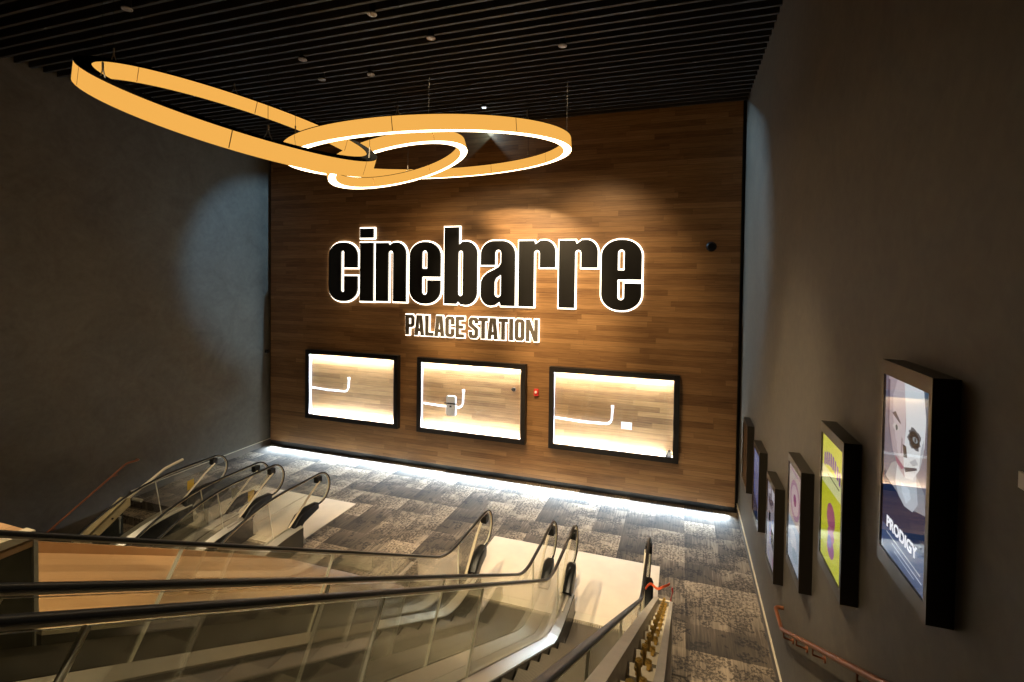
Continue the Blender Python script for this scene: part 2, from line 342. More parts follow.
# ------------------------------------------------------------------ escalators
def interp(path):
    ps = sorted(path)
    def f(y):
        if y <= ps[0][0]: return ps[0][1]
        for (a, za), (b, zb) in zip(ps, ps[1:]):
            if y <= b: return za+(zb-za)*(y-a)/max(b-a, 1e-6)
        return ps[-1][1]
    return f
def frange(a, b, n): return [a+(b-a)*i/n for i in range(n+1)]
HX = .54                                   # handrail half spacing
def escalator(name, cx, path, newel, ylo, yhi, comb, plate_end, plate_x, joints, sgn, step_z, nsteps, label, outer, lab_yellow):
    """path: handrail centre line (y,z) up to the newel; newel: (cy, cz, r); sgn: +1 rises towards the viewer, -1 descends"""
    root = thing(name, (cx, comb, 0), label, 'escalator', 'escalators of the hall')
    zr = interp(path); cy, cz, r = newel; oy = comb
    def Y(p): return (p[0]-0, p[1]-oy, p[2])
    zd = lambda y: zr(y)-.70
    loop = [(cy+r*math.sin(t), cz+r*math.cos(t)) for t in frange(0, PI, 14)]
    railp = path+[q for q in loop[1:]]+[(cy-.12, cz-r)]
    for sx in (-1, 1):
        X = sx*HX
        o = MB().sweep([Y((X, a, b)) for a, b in railp], rrect(.021, .0105, .010), MT['rubber'], side=(1, 0, 0)).build('handrail', root)
        g = MB().sweep([Y((X, a, b)) for a, b in [(q[0], q[1]-.016) for q in path]+[(cy+(r-.016)*math.sin(t), cz+(r-.016)*math.cos(t)) for t in frange(0, PI*.92, 14)]],
                       rrect(.010, .006, .004), MT['cream'], side=(1, 0, 0)).build('handrail_guide', root)
        # glass panes, cut square to the slope
        ys = [ylo]+joints+[None]
        def foot(y):
            slope = (zr(y+.02)-zr(y-.02))/.04
            a = math.atan(slope); d = .70*math.cos(a); return (y+d*math.sin(a)*1.0, zr(y)-d*math.cos(a))
        for a, b in zip(ys, ys[1:]):
            m = MB()
            if b is not None:
                a_, b_ = a+.006, b-.006; fa, fb = foot(a_), foot(b_)
                top = [(q, zr(q)-.03) for q in frange(a_, b_, 8)]; bot = [(q, zd(q)+.0) for q in frange(fb[0], fa[0], 8)]
                m.prism(top+bot, 'x', X-.006, X+.006, MT['glass'], MT['edge'])
                e0, e1 = (b_-.002, zr(b_)-.03), (fb[0]-.002, zd(fb[0]))
                m.prism([e0, (e0[0]+.006, e0[1]), (e1[0]+.006, e1[1]), e1], 'x', X-.0075, X+.0075, MT['edge'])  # added pale strip, paints the bright light in the pane edge
            else:
                a_ = a+.006; fa = foot(a_); rr = r-.035
                poly = [(q, zr(q)-.03) for q in frange(a_, cy, 6)]+[(cy+rr*math.sin(t), cz+rr*math.cos(t)) for t in frange(0, PI, 12)][1:]
                poly += [(comb+.22, cz-rr), (comb+.12, zd(comb)), (fa[0], zd(fa[0]))]
                m.prism(poly, 'x', X-.006, X+.006, MT['glass'], MT['edge'])
            m.v = [Y(v) for v in m.v]; m.build('glass_panel', root)
        # steel inner deck, dark skirt below it
        ye = comb+.10; yy = [ylo+(ye-ylo)*i/40 for i in range(41)]
        A = [Y((X-sx*.008, q, zd(q)+.02)) for q in yy]; B = [Y((X-sx*.10, q, zd(q)-.03)) for q in yy]
        MB().band(A, B, (0, 0, -.012), MT['steel']).build('inner_deck', root)
        A = [Y((X-sx*.10, q, zd(q)-.042)) for q in yy]; B = [Y((X-sx*.112, q, step_z(q)-.12)) for q in yy]
        MB().band(A, B, (-sx*.008, 0, 0), MT['skirt']).build('skirt_panel', root)
        # outer deck and cladding
        ox = outer[0] if sx < 0 else outer[1]; om = MT['band'] if ox > .3 else MT['steel']
        A = [Y((X+sx*.008, q, zd(q)+.02)) for q in yy]; B = [Y((X+sx*ox, q, zd(q)+.0)) for q in yy]
        MB().band(A, B, (0, 0, -.012), om).build('outer_deck', root)
        A = [Y((X+sx*(ox-.004), q, zd(q)-.004)) for q in yy]; B = [Y((X+sx*(ox-.004), q, max(zd(q)-1.05, .0 if sgn > 0 else -4.1))) for q in yy]
        MB().band(A, B, (-sx*.012, 0, 0), MT['dark']).build('side_cladding', root)
        # newel foot, handrail inlet boot, pale brace and clip
        m = MB(); m.prism([(comb-.35, .0), (comb+.26, .0), (comb+.20, .16), (comb+.11, zd(comb)+.012), (comb-.35, zd(comb-.35)+.012)], 'x', X-.055, X+.055, MT['foot'])
        m.v = [Y(v) for v in m.v]; m.build('newel_foot', root)
        m = MB().sweep([Y((X, comb+.02, .31)), Y((X, comb+.16, cz-r-.06)), Y((X, comb+.36, cz-r-.015)), Y((X, cy-.06, cz-r))], rrect(.082, .09, .03), MT['rubber'], side=(1, 0, 0), scale=[1, 1, .92, .66])
        m.build('inlet_boot', root)
        b = MB().sweep(fillet([Y((X-sgn*.04, cy-.03, cz+r-.13)), Y((X-sgn*.04, cy-.24, cz+r-.26)), Y((X-sgn*.04, comb-.12, zd(comb)+.06))], [.3]), circ(.021, .012), MT['cream'], side=(1, 0, 0)).build('newel_brace', root)
        tag(MB().box(Y((X-.045, cy-.075, cz+r-.15)), Y((X+.045, cy+.03, cz+r-.05)), MT['rubber']).build('brace_clip', b), 'black clip')
    # steps
    for i in range(nsteps):
        y1 = comb+.02-i*.4; y0 = y1-.398; z = step_z(y0) if sgn > 0 else step_z(y1)
        if sgn > 0: z = step_z(y1-.399)
        m = MB().box(Y((-.42, y0, z-.05)), Y((.42, y1, z)), MT['tread']); m.box(Y((-.42, (y1-.03) if sgn > 0 else y0, z-.22)), Y((.42, y1 if sgn > 0 else y0+.03, z-.05)), MT['skirt'])
        m.build('step', root)
    # landing plate with comb
    m = MB().box(Y((plate_x[0]-cx, comb+.16, .001)), Y((plate_x[1]-cx, plate_end, .012)), MT['plate']); m.build('landing_plate', root)
    m = MB().box(Y((-.42, comb+.0, -.03)), Y((.42, comb+.155, .014)), MT['cream'])
    for i in range(28): m.box(Y((-.41+i*.03, comb-.05, -.004)), Y((-.40+i*.03, comb+.0, .008)), MT['cream'])
    m.build('comb_plate', root)
    # stickers on the newel glass
    for X, mt_, lb, dy in lab_yellow:
        tag(MB().box(Y((X-.009, comb+dy, .60)), Y((X-.0065, comb+dy+.13, .78)), mt_).build('safety_label', root), lb)
    return root

# right pair: comes up from the landing towards the viewer
ZR = 1.02
pR = fillet([(-1.3, 4.25), (0.0, 4.25), (5.59, 1.02), (6.9, 1.02)], [1.2, 1.2])
stepR = lambda y: min(3.2, max(0., KS*(5.66-y)))
jR = [.80, 2.11, 3.45, 5.95]
escalator('escalator', 8.52, pR, (6.9, .75, .27), -.9, 6.4, 6.40, 8.03, (7.70, 9.215), jR, 1, stepR, 19,
          'rising escalator beside the pale boarded slope, second from the right wall', (.522, .163), [])
escalator('escalator', 9.93, pR, (6.9, .75, .27), -.9, 6.4, 6.40, 8.05, (9.235, 10.585), [v+.02 for v in jR], 1, stepR, 19,
          'rising escalator nearest the right wall, ending beside the orange tape', (.163, .128), [])
# left pair: goes down from the landing towards the viewer
pL = fillet([(.4, 1.07-KS*5.2), (5.6, 1.07), (7.13, 1.07)], [3.0])
stepL = lambda y: min(0., -KS*(5.55-y)) if y < 5.55 else 0.
jL = [1.6, 2.7, 3.8, 4.9, 6.0]
escalator('escalator', 2.59, pL, (7.13, .79, .28), .5, 6.5, 6.50, 8.24, (1.92, 3.305), jL, -1, stepL, 15,
          'descending escalator next to the left wall handrail, with yellow sticker', (.15, .17), [(-HX, MT['yellow'], 'yellow sticker', .08), (HX, MT['pale'], 'pale sticker', .10)])
escalator('escalator', 4.05, pL, (7.13, .79, .28), .5, 6.5, 6.50, 8.24, (3.325, 4.55), jL, -1, stepL, 15,
          'descending escalator on the left with open carpet to its right', (.17, .15), [(-HX, MT['yellow'], 'yellow sticker', .10)])

# ------------------------------------------------------------------ unfinished parapets beside the stairs
def parapet():
    K = 7.45; y0, y1 = .2, 5.66
    r = thing('parapet', (10.71, y1, 0), 'unfinished open-topped steel parapet with brass-coloured bolts beside the right escalator', 'parapet')
    L = lambda m: (setattr(m, 'v', [(a-10.71, b-y1, c) for a, b, c in m.v]), m)[1]
    def wall(xa, xb, mt_, nm, dz=0.):
        m = MB(); m.prism([(y1, zs(y1, K)+dz), (y0, zs(y0, K)+dz), (y0, zs(y0, K)-1.0), (y1-.6, 0), (y1, 0)], 'x', xa, xb, mt_); L(m).build(nm, r)
    wall(10.605, 10.655, MT['ledge'], 'side_panel'); wall(10.775, 10.808, MT['ledge'], 'side_panel', -.02)
    m = MB(); m.prism([(y1, zs(y1, K)-.20), (y0, zs(y0, K)-.20), (y0, zs(y0, K)-.24), (y1, zs(y1, K)-.24)], 'x', 10.655, 10.775, MT['dark']); L(m).build('channel_floor', r)
    m = MB().box((10.605, y1, 0), (10.79, y1+.03, zs(y1, K)-.03), MT['cream']); L(m).build('end_plate', r)
    yb = 5.35
    while yb > 1.0:
        z = zs(yb, K)-.11
        b = L(MB().box((10.655, yb-.035, z), (10.775, yb+.035, z+.03), MT['cream'])).build('cross_bar', r)
        m = MB()
        for dx, dy in ((10.70, -.02), (10.74, .02), (10.72, .10)):
            m.cyl((dx, yb+dy, z-.05), (dx, yb+dy, z+.07), .008, MT['zinc'], 8); m.cyl((dx, yb+dy, z+.05), (dx, yb+dy, z+.065), .015, MT['zinc'], 6)
        tag(L(m).build('bolt', b), 'brass-coloured bolts')
        yb -= .34
parapet()
def parapet_left():
    r = thing('parapet', (1.7, 5.7, 0), 'unfinished beige primed steel parapet plate beside the far left escalator', 'parapet')
    L = lambda m: (setattr(m, 'v', [(a-1.7, b-5.7, c) for a, b, c in m.v]), m)[1]
    z = lambda y: .64*(y-4.53)
    m = MB(); m.prism([(5.78, z(5.72)), (5.70, z(5.72)+.03), (2.5, z(2.5)), (2.5, z(2.5)-.16), (5.78, z(5.78)-.16)], 'x', 1.72, 1.76, MT['primer'])
    m.prism([(5.72, z(5.72)+.02), (2.5, z(2.5)), (2.5, z(2.5)-.03), (5.72, z(5.72)-.01)], 'x', 1.60, 1.76, MT['primer']); L(m).build('top_plate', r)
    for y in (5.0, 5.25, 5.5):
        tag(L(MB().cyl((1.757, y, z(y)-.09), (1.7655, y, z(y)-.09), .018, MT['black'], 12)).build('bolt_hole', r), 'black round hole')
    m = MB().tube(fillet([(1.70, 5.6, z(5.6)-.02), (1.70, 6.42, 1.04), (1.70, 6.75, 1.09)], [.2]), .026, MT['cream']); L(m).build('rail_bar', r)
    for y, dz in ((5.86, -.15), (5.3, -.2), (4.9, -.2)):
        m = MB().tube([(1.70, y, z(y)+dz), (1.885, y+.02, z(y)+dz-.01)], .03, MT['satin']); L(m).build('cross_tube', r)
    for y in (5.6, 5.1):
        m = MB().tube([(1.78, y, z(y)-.45), (1.78, y, z(y)-.17)], .012, MT['satin']); m.cyl((1.78, y, z(y)-.2), (1.78, y, z(y)-.16), .025, MT['satin'], 6); L(m).build('bolt', r)
    m = MB(); m.prism([(5.75, z(5.75)-.17), (2.5, z(2.5)-.17), (2.5, z(2.5)-1.1), (5.75, z(5.75)-.9)], 'x', 1.60, 1.62, MT['dark']); L(m).build('web_plate', r)
parapet_left()
# tape
rb = MB(); pts = [(10.50+.27*t, 5.72+.06*math.sin(t*7)+.12*t, 1.06+.018*math.sin(t*11)+.04*t) for t in frange(0, 1, 18)]
rb.sweep(pts, [(-.013, -.002), (.013, -.002), (.013, .002), (-.013, .002)], MT['orange'], side=(0, .3, 1), smooth=False)
tag(rb.build('barrier_tape'), 'crumpled orange barrier tape at the front end of the right parapet', 'tape')
rb = MB(); rb.sweep([(10.795+.01*math.sin(t*6), 5.71-.02*t, 1.14-.17*t) for t in frange(0, 1, 8)], [(-.018, -.002), (.018, -.002), (.018, .002), (-.018, .002)], MT['red'], side=(.3, 1, 0), smooth=False)
tag(rb.build('barrier_tape'), 'short red tape strip on the end of the right parapet', 'tape')

# ------------------------------------------------------------------ wall handrails
def wall_rail(x, path, wallx, ybr, label):
    r = thing('wall_handrail', (wallx, path[0][0], path[0][1]), label, 'handrail')
    o = Vector((wallx, path[0][0], path[0][1])); sx = 1 if wallx > x else -1
    P = [(wallx-sx*.004, path[0][0], path[0][1])]+[(x, a, b) for a, b in path]
    P = [Vector(q)-o for q in P]
    MB().tube(fillet([tuple(q) for q in P], [.045]+[.12]*(len(P)-3), 5), .021, MT['copper']).build('rail', r)
    f_ = interp(path)
    for y in ybr:
        z = f_(y)
        m = MB().tube([Vector((x, y, z-.015))-o, Vector((x, y, z-.07))-o, Vector((wallx-sx*.012, y, z-.085))-o], .008, MT['copper'], 8)
        m.cyl(Vector((wallx-sx*.012, y, z-.085))-o, Vector((wallx, y, z-.085))-o, .03, MT['copper']); m.build('bracket', r)
wall_rail(11.91, [(5.98, 1.0), (5.60, 1.0), (.4, 1.0+5.2*.585)], 12.0, [5.50, 4.95, 4.4, 3.4, 2.4], 'copper-coloured handrail rising on the right wall below the posters')
wall_rail(.085, [(7.02, .78), (6.78, .79), (2.0, -2.08)], 0.0, [6.6, 5.6, 4.6], 'copper-coloured handrail sloping down along the left wall')

# ------------------------------------------------------------------ ring pendants
def ring(c, R, a, b, label, ncab, ph):
    n = Vector((a, b, 1)).normalized(); u = Vector((0, 1, 0)).cross(n).normalized(); v = n.cross(u)
    c = Vector(c); r = thing('ring_pendant', c, label, 'pendant lamp', 'ring pendants')
    Wd, Hh = .13, .18; N = 120
    def P(rad, h, t): return u*(rad*math.cos(t))+v*(rad*math.sin(t))+n*h
    def face(name, pr, mt_, sub=None):
        """closed strip with a rectangular section pr = (r0,h0,r1,h1)"""
        m = MB(); r0, h0, r1, h1 = pr; sec = ((r0, h0), (r1, h0), (r1, h1), (r0, h1)); vs = []; fs = []
        for i in range(N):
            t = 2*PI*i/N; vs += [P(q, h, t) for q, h in sec]
        for i in range(N):
            j = (i+1) % N; fs += [(i*4+k, i*4+(k+1) % 4, j*4+(k+1) % 4, j*4+k) for k in range(4)]
        m.add(vs, fs, mt_, False); return m.build(name, sub or r)
    o1 = face('outer_shade', (R-.004, .0, R, Hh), MT['shade']); i1 = face('inner_shade', (R-Wd, .0, R-Wd+.004, Hh), MT['shade'])
    face('diffuser', (R-Wd+.004, .002, R-.004, .014), MT['diffuser'])
    face('top_channel', (R-Wd-.001, Hh, R+.001, Hh+.010), MT['void'])
    ns = max(6, round(R*4.2))
    for k in range(ns):
        t = ph+2*PI*k/ns
        for rad, pa in ((R+.0015, o1), (R-Wd-.0015, i1)):
            m = MB(); d = .004/rad; q = [P(rad, h, t+dd) for dd, h in ((-d, .012), (d, .012), (d, Hh), (-d, Hh))]
            nn = (u*math.cos(t)+v*math.sin(t))*.0012
            m.add([x_ for x_ in q]+[x_+nn for x_ in q], [(0, 1, 2, 3), (7, 6, 5, 4), (0, 4, 5, 1), (1, 5, 6, 2), (2, 6, 7, 3), (3, 7, 4, 0)], MT['seam']); m.build('seam', pa)
    for k in range(ncab):
        t = ph+.2+2*PI*k/ncab; p = P(R-Wd/2, Hh+.012, t); top = Vector((p.x, p.y, H+.1-c.z)); mid = p+Vector((0, 0, .10))
        rd = (u*math.cos(t)+v*math.sin(t)); tg = (v*math.cos(t)-u*math.sin(t))
        m = MB(); m.tube([mid, top], .0025, MT['rubber'], 6); cb = m.build('suspension_cable', r)
        m = MB()
        for sg in (-1, 1): m.tube([p+tg*.035*sg, p+tg*.012*sg+Vector((0, 0, .045)), mid], .006, MT['satin'], 6)
        m.cyl(mid-Vector((0, 0, .02)), mid+Vector((0, 0, .03)), .009, MT['satin'], 8); m.build('cable_bracket', cb)
ring((5.837, 4.448, 6.436), 1.513, .467, -.147, 'glowing amber ring lamp at left, tilted and nearest, overlapping the big ring', 6, .3)
ring((6.946, 7.065, 6.590), 2.238, -.046, -.110, 'largest glowing amber ring lamp, reaching farthest right under the ceiling', 8, .1)
ring((6.087, 7.382, 6.609-.0), 1.219, -.270, -.104, 'smallest glowing amber ring lamp hanging inside the largest ring', 5, .5)

# ------------------------------------------------------------------ ceiling fittings
def fitting(x, y, label, lit):
    r = thing('ceiling_spotlight', (x, y, H), label, 'ceiling light', 'small ceiling fittings')
    m = MB(); m.cyl((0, 0, -.05), (0, 0, .16), .05, MT['black'], 20); m.build('housing', r)
    m = MB(); m.sweep([(.055*math.cos(t), .055*math.sin(t), -.045) for t in frange(0, 2*PI, 24)[:-1]], circ(.012, .012, 6), MT['satin'], closed=True); m.build('trim_ring', r)
    m = MB(); m.cyl((0, 0, -.058), (0, 0, -.048), .042, MT['coollens'] if lit else MT['satin'], 20); m.build('lens', r)
for x, y, lb in ((6.84, 5.51, 'small round fitting in the ceiling slats above the near side of the big ring'), (3.78, 4.47, 'small fitting in the ceiling slats at far left, above the left ring'),
                 (4.93, 6.33, 'left one of the close pair of fittings above where the rings cross'), (4.675, 7.06, 'lower one of the close pair of fittings above where the rings cross'),
                 (5.65, 7.13, 'fitting in the ceiling slats just above the big ring, left of its middle'), (7.28, 6.30, 'fitting in the ceiling slats above the middle of the big ring'),
                 (9.07, 7.07, 'fitting farthest right in the ceiling slats'), (6.92, 9.13, 'fitting deepest in the ceiling, near the wooden wall')):
    fitting(x, y, lb, y > 9)

# ------------------------------------------------------------------ sign letters
def adj(x, z, dp): k = (D-dp)/D; return (10.839+(x-10.839)*k, 4.658+(z-4.658)*k)
def arc(cx, cz, rx, rz, a0, a1, k=10): return [(cx+rx*math.cos(math.radians(a)), cz+rz*math.sin(math.radians(a))) for a in frange(a0, a1, k)]
def L_c(): return [[(2.93, 4.91)]+arc(2.52, 5.22, .41, .345, 0, 90)+arc(2.44, 5.22, .41, .345, 90, 180)+arc(2.44, 4.385, .41, .345, 180, 270)+arc(2.52, 4.385, .41, .345, 270, 360)+
                   [(2.93, 4.70), (2.52, 4.70)]+arc(2.47, 4.33, .05, .05, 0, -180, 6)+arc(2.47, 5.30, .05, .05, 180, 0, 6)+[(2.52, 4.91)]]
def L_i(): return [[(3.0, 4.06), (3.4, 4.06), (3.4, 5.55), (3.0, 5.55)], [(3.0, 5.67), (3.4, 5.67), (3.4, 5.91), (3.0, 5.91)]]
def L_n(): return [[(3.47, 4.07), (3.84, 4.07)]+arc(3.91, 5.27, .07, .07, 180, 0, 8)+[(3.98, 4.07), (4.35, 4.07)]+arc(4.07, 5.25, .28, .30, 0, 90)+[(3.97, 5.54), (3.87, 5.475), (3.84, 5.54), (3.47, 5.54)]]
def L_e(): return [[(5.30, 4.70)]+arc(4.90, 5.21, .40, .34, 0, 90)+arc(4.85, 5.21, .40, .34, 90, 180)+arc(4.85, 4.38, .40, .34, 180, 270)+arc(4.90, 4.38, .40, .34, 270, 360)+
                   [(5.30, 4.62), (4.94, 4.62)]+arc(4.87, 4.33, .07, .07, 0, -180, 8)+[(4.80, 4.70)],
                  [(4.80, 4.90)]+arc(4.87, 5.27, .07, .07, 180, 0, 8)+[(4.94, 4.90)]]
def L_b(): return [[(5.40, 4.06), (5.72, 4.06), (5.77, 4.12), (5.84, 4.055)]+arc(5.96, 4.35, .30, .31, 270, 360)+arc(5.96, 5.25, .30, .30, 0, 90)+[(5.88, 5.545), (5.78, 5.47), (5.78, 5.89), (5.40, 5.89)],
                  arc(5.83, 5.27, .06, .06, 180, 0, 8)+arc(5.83, 4.31, .06, .06, 0, -180, 8)]
def L_a(): return [[(6.35, 4.99), (6.71, 4.99)]+arc(6.785, 5.27, .075, .075, 180, 0, 8)+[(6.86, 5.04), (6.80, 4.95), (6.68, 4.885), (6.52, 4.81), (6.41, 4.71), (6.36, 4.60)]+arc(6.61, 4.32, .26, .28, 180, 270)+
                   [(6.72, 4.06), (6.83, 4.14), (6.86, 4.05), (7.20, 4.05)]+arc(6.88, 5.23, .32, .32, 0, 90)+arc(6.67, 5.23, .32, .32, 90, 180),
                  [(6.86, 4.77), (6.74, 4.69), (6.70, 4.60)]+arc(6.78, 4.32, .08, .075, 180, 360, 8)]
def L_r(d=0): return [[(a+d, b) for a, b in [(7.29, 4.05), (7.65, 4.05)]+arc(7.72, 5.26, .07, .07, 180, 0, 8)+[(7.79, 4.94), (8.15, 4.94)]+arc(7.90, 5.28, .25, .27, 0, 90)+[(7.80, 5.545), (7.68, 5.46), (7.65, 5.54), (7.29, 5.54)]]]
def fill(name, polys, y_front, y_back, mt_, parent, org, offset=0., extra_mat=None):
    cu = bpy.data.curves.new(name, 'CURVE'); cu.dimensions = '2D'; cu.fill_mode = 'BOTH'; cu.extrude = (y_back-y_front)/2; cu.offset = offset
    for p in polys:
        sp = cu.splines.new('POLY'); p = [adj(a, b, .06) for a, b in p]; sp.points.add(len(p)-1); sp.use_cyclic_u = True
        for q, (a, b) in zip(sp.points, p): q.co = (a-org[0], b-org[2], 0, 1)
    t = bpy.data.objects.new(name, cu); C.objects.link(t)
    me = bpy.data.meshes.new_from_object(t.evaluated_get(bpy.context.evaluated_depsgraph_get()))
    bpy.data.objects.remove(t); bpy.data.curves.remove(cu)
    me.name = name; yc = (y_front+y_back)/2-org[1]
    me.transform(Matrix.Translation((0, yc, 0)) @ Matrix.Rotation(PI/2, 4, 'X')); me.materials.clear(); me.materials.append(mt_)
    o = bpy.data.objects.new(name, me); C.objects.link(o); o.parent = parent; return o
def area_sign(p): return sum(a[0]*b[1]-b[0]*a[1] for a, b in zip(p, p[1:]+p[:1]))/2
def orient(polys, hole_from=None):
    return polys
org = (6.03, D, 4.8)
sg = thing('wall_sign', org, 'large sign of black lowercase letters with white glowing edges reading cinebarre', 'sign')
HALO = .033
for p in (L_c(), L_i(), L_n(), L_e(), L_b(), L_a(), L_r(), L_r(.945), [[(a+4.73, b-.01) for a, b in q] for q in L_e()]):
    lt = fill('letter', p, D-.075, D-.035, MT['letter'], sg, org)
    fill('lit_edge', p, D-.034, D-.002, MT['halo'], lt, org, HALO)
org2 = (6.05, D, 3.5)
sg2 = thing('wall_sign', org2, 'small bronze-grey capital letters reading PALACE STATION under the large sign', 'sign')
def box(x0, z0, x1, z1): return [(x0, z0), (x1, z0), (x1, z1), (x0, z1)]
def G(ch, x0, x1):
    w_ = x1-x0; s_ = min(.095, w_*.40); t_ = .085
    P = lambda pts: [(x0+a, 3.26+b) for a, b in pts]
    if ch == 'P': return [P([(0, 0), (s_, 0), (s_, .19), (w_*.75, .19), (w_, .25), (w_, .44), (w_*.75, .5), (0, .5)]), P([(s_, .265), (w_-s_, .28), (w_-s_, .41), (s_, .425)])]
    if ch == 'A': return [P([(0, 0), (s_, 0), (s_+.012, .10), (w_-s_-.012, .10), (w_-s_, 0), (w_, 0), (w_-.055, .5), (.055, .5)]), P([(s_+.022, .175), (w_-s_-.022, .175), (w_/2+.005, .38), (w_/2-.005, .38)])]
    if ch == 'L': return [P([(0, 0), (w_, 0), (w_, t_), (s_, t_), (s_, .5), (0, .5)])]
    if ch == 'C': return [P([(w_, .30), (w_, .44), (w_*.78, .5), (w_*.22, .5), (0, .44), (0, .06), (w_*.22, 0), (w_*.78, 0), (w_, .06), (w_, .20), (w_-s_, .20), (w_-s_, .085), (s_, .085), (s_, .415), (w_-s_, .415), (w_-s_, .30)])]
    if ch == 'E': return [P([(0, 0), (w_, 0), (w_, t_), (s_, t_), (s_, .21), (w_*.9, .21), (w_*.9, .295), (s_, .295), (s_, .415), (w_, .415), (w_, .5), (0, .5)])]
    if ch == 'S': return [P([(0, .06), (w_*.2, 0), (w_*.8, 0), (w_, .06), (w_, .23), (w_-s_*.9, .295), (s_, .34), (s_, .42), (w_-s_, .42), (w_-s_, .35), (w_, .35), (w_, .44), (w_*.8, .5), (w_*.2, .5), (0, .44), (0, .30), (s_*.9, .235), (w_-s_, .19), (w_-s_, .08), (s_, .08), (s_, .16), (0, .16)])]
    if ch == 'T': return [P([(w_/2-s_/2, 0), (w_/2+s_/2, 0), (w_/2+s_/2, .41), (w_, .41), (w_, .5), (0, .5), (0, .41), (w_/2-s_/2, .41)])]
    if ch == 'I': return [P(box(0, 0, w_, .5))]
    if ch == 'O': return [P([(w_*.22, 0), (w_*.78, 0), (w_, .06), (w_, .44), (w_*.78, .5), (w_*.22, .5), (0, .44), (0, .06)]), P([(s_, .085), (w_-s_, .085), (w_-s_, .415), (s_, .415)])]
    if ch == 'N': return [P([(0, 0), (s_*.9, 0), (s_*.9, .28), (w_-s_*.95, 0), (w_, 0), (w_, .5), (w_-s_*.9, .5), (w_-s_*.9, .22), (s_*.95, .5), (0, .5)])]
for ch, a, b in (('P', 4.35, 4.60), ('A', 4.60, 4.865), ('L', 4.895, 5.125), ('A', 5.145, 5.415), ('C', 5.44, 5.685), ('E', 5.715, 5.935), ('S', 6.06, 6.30), ('T', 6.31, 6.545), ('A', 6.535, 6.80), ('T', 6.81, 7.045), ('I', 7.075, 7.175), ('O', 7.21, 7.45), ('N', 7.48, 7.765)):
    g = G(ch, a, b)
    lt = fill('letter', g, D-.075, D-.045, MT['bronze'], sg2, org2)
    fill('lit_edge', g, D-.044, D-.002, MT['halo'], lt, org2, .020)

# ------------------------------------------------------------------ display cases in the wooden wall
def case(x0, x1, label):
    z0, z1, b, dp = .877, 2.718, .115, .15
    x0, z0 = adj(x0, z0, .13); x1, z1 = adj(x1, z1, .13)
    r = thing('display_case', ((x0+x1)/2, D, z0), label, 'display case', 'lit display cases')
    o = Vector(((x0+x1)/2, D, z0)); q = lambda x, y, z: tuple(Vector((x, y, z))-o)
    m = MB(); ya, yb, yc = D-.13, D-.001, D-.105
    for a, c in (((x0, z0), (x1, z0+b)), ((x0, z1-b), (x1, z1)), ((x0, z0+b), (x0+b, z1-b)), ((x1-b, z0+b), (x1, z1-b))):
        m.box(q(a[0], ya, a[1]), q(c[0], yc, c[1]), MT['black'])                     # face of the frame
    for a, c in (((x0, z0), (x1, z0+.02)), ((x0, z1-.02), (x1, z1)), ((x0, z0+.02), (x0+.02, z1-.02)), ((x1-.02, z0+.02), (x1, z1-.02))):
        m.box(q(a[0], yc, a[1]), q(c[0], yb, c[1]), MT['black'])                     # outer rim
    m.build('frame', r)
    MB().box(q(x0+b, D-.124, z0+b), q(x1-b, D-.118, z1-b), MT['pane']).build('glass_pane', r)
    m = MB(); m.box(q(x0+b-.03, yc, z0+b), q(x0+b-.014, D-.004, z1-b), MT['white']); m.box(q(x1-b+.014, yc, z0+b), q(x1-b+.03, D-.004, z1-b), MT['white'])
    m.box(q(x0+.03, yc+.001, z1-.03), q(x1-.03, D-.004, z1-.021), MT['white']); m.box(q(x0+.03, yc+.001, z0+.021), q(x1-.03, D-.004, z0+.027), MT['white'])  # unseen white reflectors above and below, added to brighten the inside
    m.box(q(x0+.03, yc+.001, z1-b), q(x1-.03, yc+.004, z1-.03), MT['white']); m.box(q(x0+.03, yc+.001, z0+.027), q(x1-.03, yc+.004, z0+b), MT['white']); m.build('lining_and_reflectors', r)  # further added reflectors, hidden behind the frame bars
    # light strips tucked behind the upper and lower frame bars
    MB().box(q(x0+b-.01, D-.09, z1-.075), q(x1-b+.01, D-.04, z1-.055), MT['led']).build('light_strip', r)
    MB().box(q(x0+b-.01, D-.09, z0+.03), q(x1-b+.01, D-.04, z0+.05), MT['led']).build('light_strip', r)
case(1.275, 4.125, 'left lit display case with black frame, only a bent white conduit inside')
case(4.67, 7.486, 'middle lit display case with black frame, a white unit strapped inside')
case(8.043, 10.838, 'right lit display case with black frame, nearest the red alarm and right wall')
def conduit(x0, zc, x1, zt, label):
    y = D-.036; P = fillet([(x0, y, zc), ((x0+x1)/2, y, zc-.03), (x1, y, zc-.02), (x1+.02, y, zt)], [2.0, .13], 6)
    m = MB(); k = len(P); m.tube(P, .024, MT['white'], 8); m.cyl((x1+.02, y, zt-.01), (x1+.02, y, zt+.05), .034, MT['white'], 10)
    tag(m.build('conduit'), label, 'conduit', 'white conduits in the display cases')
conduit(1.42, 1.73, 2.68, 2.03, 'white bent conduit on the back of the left display case')
conduit(4.82, 1.62, 5.93, 1.98, 'white bent conduit behind the white unit in the middle display case')
conduit(8.19, 1.60, 9.45, 1.93, 'white bent conduit in the right display case, beside the white plate')
r = thing('power_unit', (5.66, D-.085, 1.40), 'white rounded electrical unit with a black strap in the middle display case', 'electrical unit')
m = MB(); m.prism([(a-.0, b+.235) for a, b in rrect(.125, .235, .05, 4)], 'y', -.022, .022, MT['white']); m.build('housing', r)
m = MB(); m.box((-.17, -.029, .275), (.15, -.023, .305), MT['black']); m.build('strap', r)
tag(MB().box((-.03, -.026, .20), (.02, -.0225, .24), MT['black']).build('logo_mark', r), 'small black mark')
